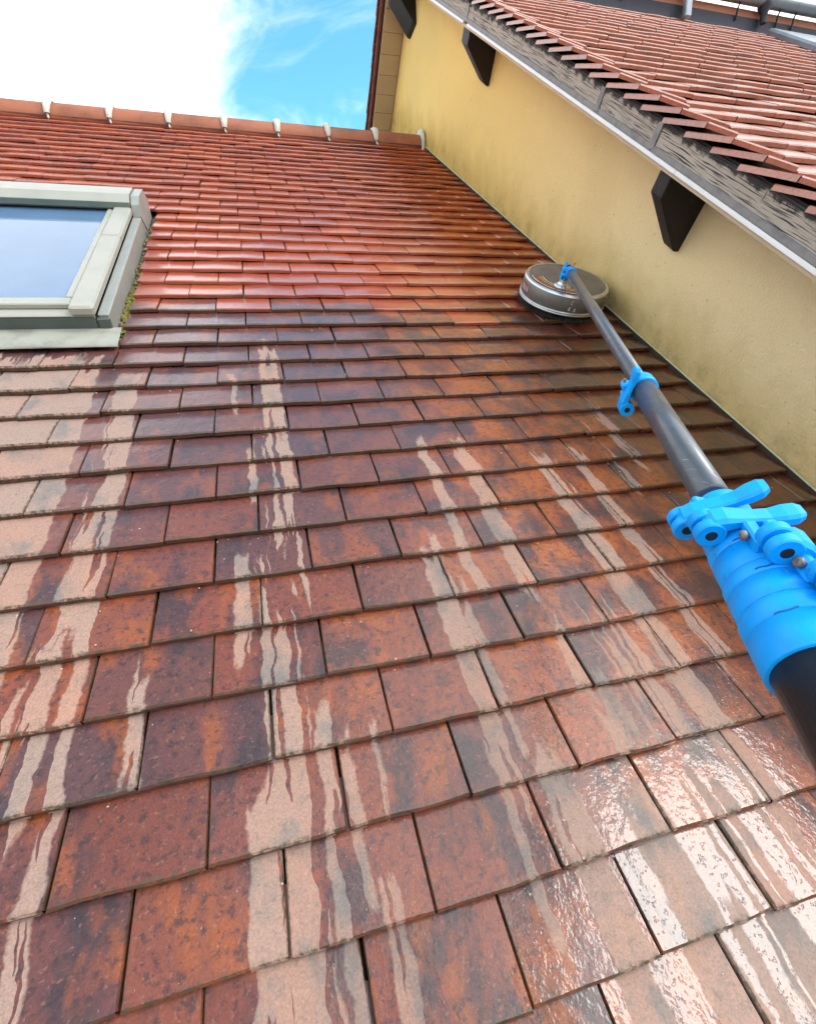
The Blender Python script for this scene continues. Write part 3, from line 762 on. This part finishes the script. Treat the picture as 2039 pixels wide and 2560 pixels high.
# red and white lettering block on the drum's side, too small to read
for i in range(4):
    a_ = R(170 + i * 4.6); mb = MB()
    M = MBR @ Matrix.Rotation(a_, 4, 'Z') @ Matrix.Translation((BR + .0015, 0, .058))
    mb.box((-.001, -.0042, -.013), (.0014, .0042, .013), M, .0004); mb.build('lettering', M_RED, hs)
    mb = MB(); mb.box((.0015, -.0016, -.009), (.0019, .0016, .009), M); mb.build('lettering', M_WHITE, hs)
for a_, hgt in ((252, .072), (252, .064), (251, .050), (250.5, .043), (258, .047), (258, .040), (318, .070), (318, .055), (332, .06)):
    M = MBR @ Matrix.Rotation(R(a_), 4, 'Z') @ Matrix.Translation((BR + .001, 0, hgt))
    mb = MB(); mb.lathe([(.0034, -.001), (.0034, .001), (.002, .0022)], M @ Matrix.Rotation(R(90), 4, 'Y'), 10); mb.build('rivet', M_BRIGHT, hs)

# pole axis (roof coordinates)
PA = Vector((1.012, 1.506, .168)); PB = Vector((.4935, .3125, .3705))
dA = PA - PB
def ax(t): return PB + dA * t
e1 = dA.normalized()
tocam = (Vector((0, 0, H)) - PB); ec = (tocam - e1 * tocam.dot(e1)).normalized()     # side facing the operator's eye
es = e1.cross(ec)                                                                     # to the right of it
if es.x < 0: es = -es
def frame(t, roll=0.0, spin=0.0):
    """local z along the pole, x away from the axis at the given roll (0 = facing the eye, + = right)"""
    x = ec * math.cos(R(roll)) + es * math.sin(R(roll)); z = e1; y = z.cross(x)
    m_ = Matrix((x, y, z)).transposed().to_4x4(); m_.translation = ax(t)
    return MR @ m_
LEN = dA.length
def section(t0, t1, r, name='pole_section'):
    mb = MB(); mb.lathe([(r * .8, 0), (r, .0015), (r, (t1 - t0) * LEN - .0015), (r * .8, (t1 - t0) * LEN)], frame(t0), 40)
    return mb.build(name, M_POLE, brush)
section(.222, 1.0, .0138); section(-.02, .242, .0190); lower = section(-.75, -.170, .0360); lower.data.materials[0] = M_POLE2
mb = MB(); mb.lathe([(.0138, -.006), (.0165, -.004), (.0165, .010), (.0138, .012)], frame(1.0), 24); mb.build('pole_end', M_RUB, brush)

def lever(parent, t, roll, rad, swing, L=.085, wd=.020, flip=1):
    """cam lever: boss whose pin lies along the pole, handle curving away round it"""
    base = frame(t, roll) @ Matrix.Translation((rad, 0, 0)) @ Matrix.Rotation(R(swing), 4, 'Z')
    f = flip; q_ = wd / .026
    # centre line of the handle in local xy: runs to +y (round the pole), slightly outwards
    prof = [(.003, -.010, .006, .80), (.0065, -.002, .0100, .98), (.0085, .010, .0100, 1.0), (.0095, .024, .0072, .90), (.0090, .040, .0058, .74), (.0090, .054, .0062, .76), (.0105, .067, .0078, .92), (.0120, .078, .0076, .90), (.0130, .085, .0050, .62)]
    mb = MB(); rings = []
    for (x, y, h, ws) in prof:
        x *= q_; h *= q_ * .84; y *= L / .085 * f; ww = wd * ws / 2; c_ = min(h, ww) * .45
        rings.append([(x - h, y, -ww + c_), (x - h + c_, y, -ww), (x + h - c_, y, -ww), (x + h, y, -ww + c_), (x + h, y, ww - c_), (x + h - c_, y, ww), (x - h + c_, y, ww), (x - h, y, ww - c_)])
    mb.loft(rings, base, False)
    # two cheeks of the boss, with the slot between them
    for sg in (-1, 1):
        mb.lathe([(.0055 * q_, -wd * .22), (.0128 * q_, -wd * .22), (.0142 * q_, -wd * .17), (.0142 * q_, wd * .17), (.0128 * q_, wd * .22), (.0055 * q_, wd * .22)], base @ Matrix.Translation((-.001, -.004 * f, sg * wd * .33)), 40, False)
    o = mb.build('lever', M_BLUE, parent)
    pn = MB(); pn.lathe([(.0056 * q_, -wd * .556), (.0056 * q_, wd * .556)], base @ Matrix.Translation((-.001, -.004 * f, 0)), 16)  # black pin end stands in for the shaded pivot hole
    pn.build('pivot_pin', M_RUB, parent)
    return o
def clamp(t0, t1, r, roll, lug=True, name='clamp', grooves=True):
    L_ = (t1 - t0) * LEN
    mb = MB(); prof = [(r * .86, 0), (r - .001, 0), (r, .0012)]
    if grooves and L_ > .025:
        q = L_ * .62; prof += [(r, q), (r - .0012, q + .0004), (r - .0012, q + .0014), (r - .0004, q + .002)]
    prof += [(r - .0004, L_ - .0015), (r - .0016, L_), (r * .80, L_)]
    mb.lathe(prof, frame(t0), 48)
    o = mb.build(name, M_BLUE, brush)
    if lug:
        for dy in (-.0085, .0085):
            b = MB(); M = frame(t0, roll) @ Matrix.Translation((r - .003, dy, L_ * .5))
            b.box((0, -.0055, -L_ * .36), (.0145, .0055, L_ * .36), M, .0022); b.build('lug', M_BLUE, o)
        b = MB(); M = frame(t0, roll) @ Matrix.Translation((r + .006, 0, L_ * .5)) @ Matrix.Rotation(R(90), 4, 'X')
        b.lathe([(.0026, -.020), (.0026, .016), (.005, .016), (.005, .020), (.003, .021)], M, 12); b.build('bolt', M_STEEL, o)
    return o
# clamp half way up the pole
c1 = clamp(.222, .243, .0225, -62); lever(c1, .222, -100, .036, 62, L=.066, wd=.022)
# clamp at the brush
c0 = clamp(.955, .985, .0175, -40); lever(c0, .968, -70, .026, 40, L=.045, wd=.014)
# retracted sections: four clamps one behind the other
ca = clamp(-.070, -.034, .0262, -42); lever(ca, -.060, -47, .044, 56, L=.078, wd=.025)
cb = clamp(-.0925, -.0705, .0336, -14); lever(cb, -.088, -18, .046, 50, L=.076, wd=.026)
cc = clamp(-.128, -.093, .0358, 30); lever(cc, -.128, 34, .049, 42, L=.070, wd=.026)
cd = clamp(-.160, -.1285, .0378, 60); lever(cd, -.162, 56, .052, 30, L=.068, wd=.026)
clamp(-.202, -.1605, .0398, 90, lug=False)
# moulded slots in the sleeves, their shade painted as darker blue strips
for (t_, r_, ra, rb2) in ((-.104, .0358, -8, 18), (-.137, .0378, -2, 22), (-.176, .0398, -10, 16), (-.190, .0398, 26, 48)):
    rg = []
    for i in range(9):
        a_ = R(ra + (rb2 - ra) * i / 8); M_ = frame(t_)
        rg.append([tuple(M_ @ Vector((rr2 * math.cos(a_), rr2 * math.sin(a_), zz + .0006 * math.sin(i)))) for rr2, zz in ((r_ - .001, -.0007), (r_ + .00025, -.0007), (r_ + .00025, .0007), (r_ - .001, .0007))])
    mb = MB(); mb.loft(rg, None, False); mb.build('moulded_slot', M_SLOT, brush)
# swivel joint between brush and pole
base = Vector((1.045, 1.565, .091))
mb = MB()
mb.lathe([(.030, .0), (.030, .004), (.020, .007), (.016, .020), (.018, .026), (.014, .032)], MR @ Matrix.Translation(base), 24)
sw = mb.build('swivel_base', M_BRIGHT, brush)
mb = MB(); p_ = base + Vector((0, 0, .028)); mb.tube([p_, p_ + (PA - p_) * .55, PA - e1 * .006], [.013, .014, .0125], 14, MR); mb.build('swivel_arm', M_BLUE, brush)
mb = MB(); M = frame(1.0, 70) @ Matrix.Translation((.013, 0, .004)) @ Matrix.Rotation(R(90), 4, 'Y')
mb.lathe([(.0055, -.004), (.0055, .010), (.0035, .010), (.0035, .020)], M, 10); mb.build('hose_nozzle', M_BRASS, brush)

# ------------------------------------------------------------------ moss and litter in the skylight's side gutter
mr_ = random.Random(9)
def clumps(name, mt, n, place, size, label, cat):
    b = MB()
    for i in range(n):
        c = place(); s_ = mr_.uniform(*size)
        ph = [mr_.uniform(.6, 1.25) for _ in range(6)]
        ring = [(c[0] + s_ * ph[j] * math.cos(j * math.pi / 3), c[1] + s_ * ph[j] * math.sin(j * math.pi / 3), c[2]) for j in range(6)]
        tp = (c[0] + mr_.uniform(-.3, .3) * s_, c[1] + mr_.uniform(-.3, .3) * s_, c[2] + s_ * mr_.uniform(.5, 1.1))
        b.add(ring + [tp], [(j, (j + 1) % 6, 6) for j in range(6)] + [(5, 4, 3, 2, 1, 0)], False, MR)
    o = b.build(name, mt); o['kind'] = 'stuff'; o['label'] = label; o['category'] = cat
    return o
M_MOSS = plain('moss', (.17, .17, .025), .9, 0, .6, 60, .6, 400)
M_LITTER = plain('leaf_litter', (.22, .13, .07), .85, 0, .7, 50, .4)
clumps('moss', M_MOSS, 260, lambda: (SKY_R + mr_.uniform(.004, .026), mr_.triangular(1.40, 2.05, 1.55), mr_.uniform(-.028, -.012)), (.003, .010), 'yellow green moss in the gap beside the skylight frame', 'moss')
clumps('leaf_litter', M_LITTER, 260, lambda: (SKY_R + mr_.uniform(.002, .028), mr_.uniform(1.37, 2.40), mr_.uniform(-.026, -.010)), (.002, .008), 'brown leaf litter caught in the gap beside the skylight', 'litter')

def crumb_spot():
    u_ = mr_.uniform(-.75, UW - .05); k_ = mr_.randint(-8, 14); f_ = mr_.choice((mr_.uniform(.86, .98), mr_.uniform(.02, .98)))
    v_ = V0 - G * k_ + f_ * G
    if SKY_B - .1 < v_ < SKY_T and u_ < SKY_R + .05: u_ = mr_.uniform(0, 1)
    return (u_, v_, -slope * f_ * G + .0012)
M_CRUMB = plain('pale_grit', (.46, .38, .30), .85, 0, .7, 40)
clumps('scrubbed_grit', M_CRUMB, 420, crumb_spot, (.0006, .0024), 'pale specks of scrubbed grit scattered over the wet tiles', 'grit')
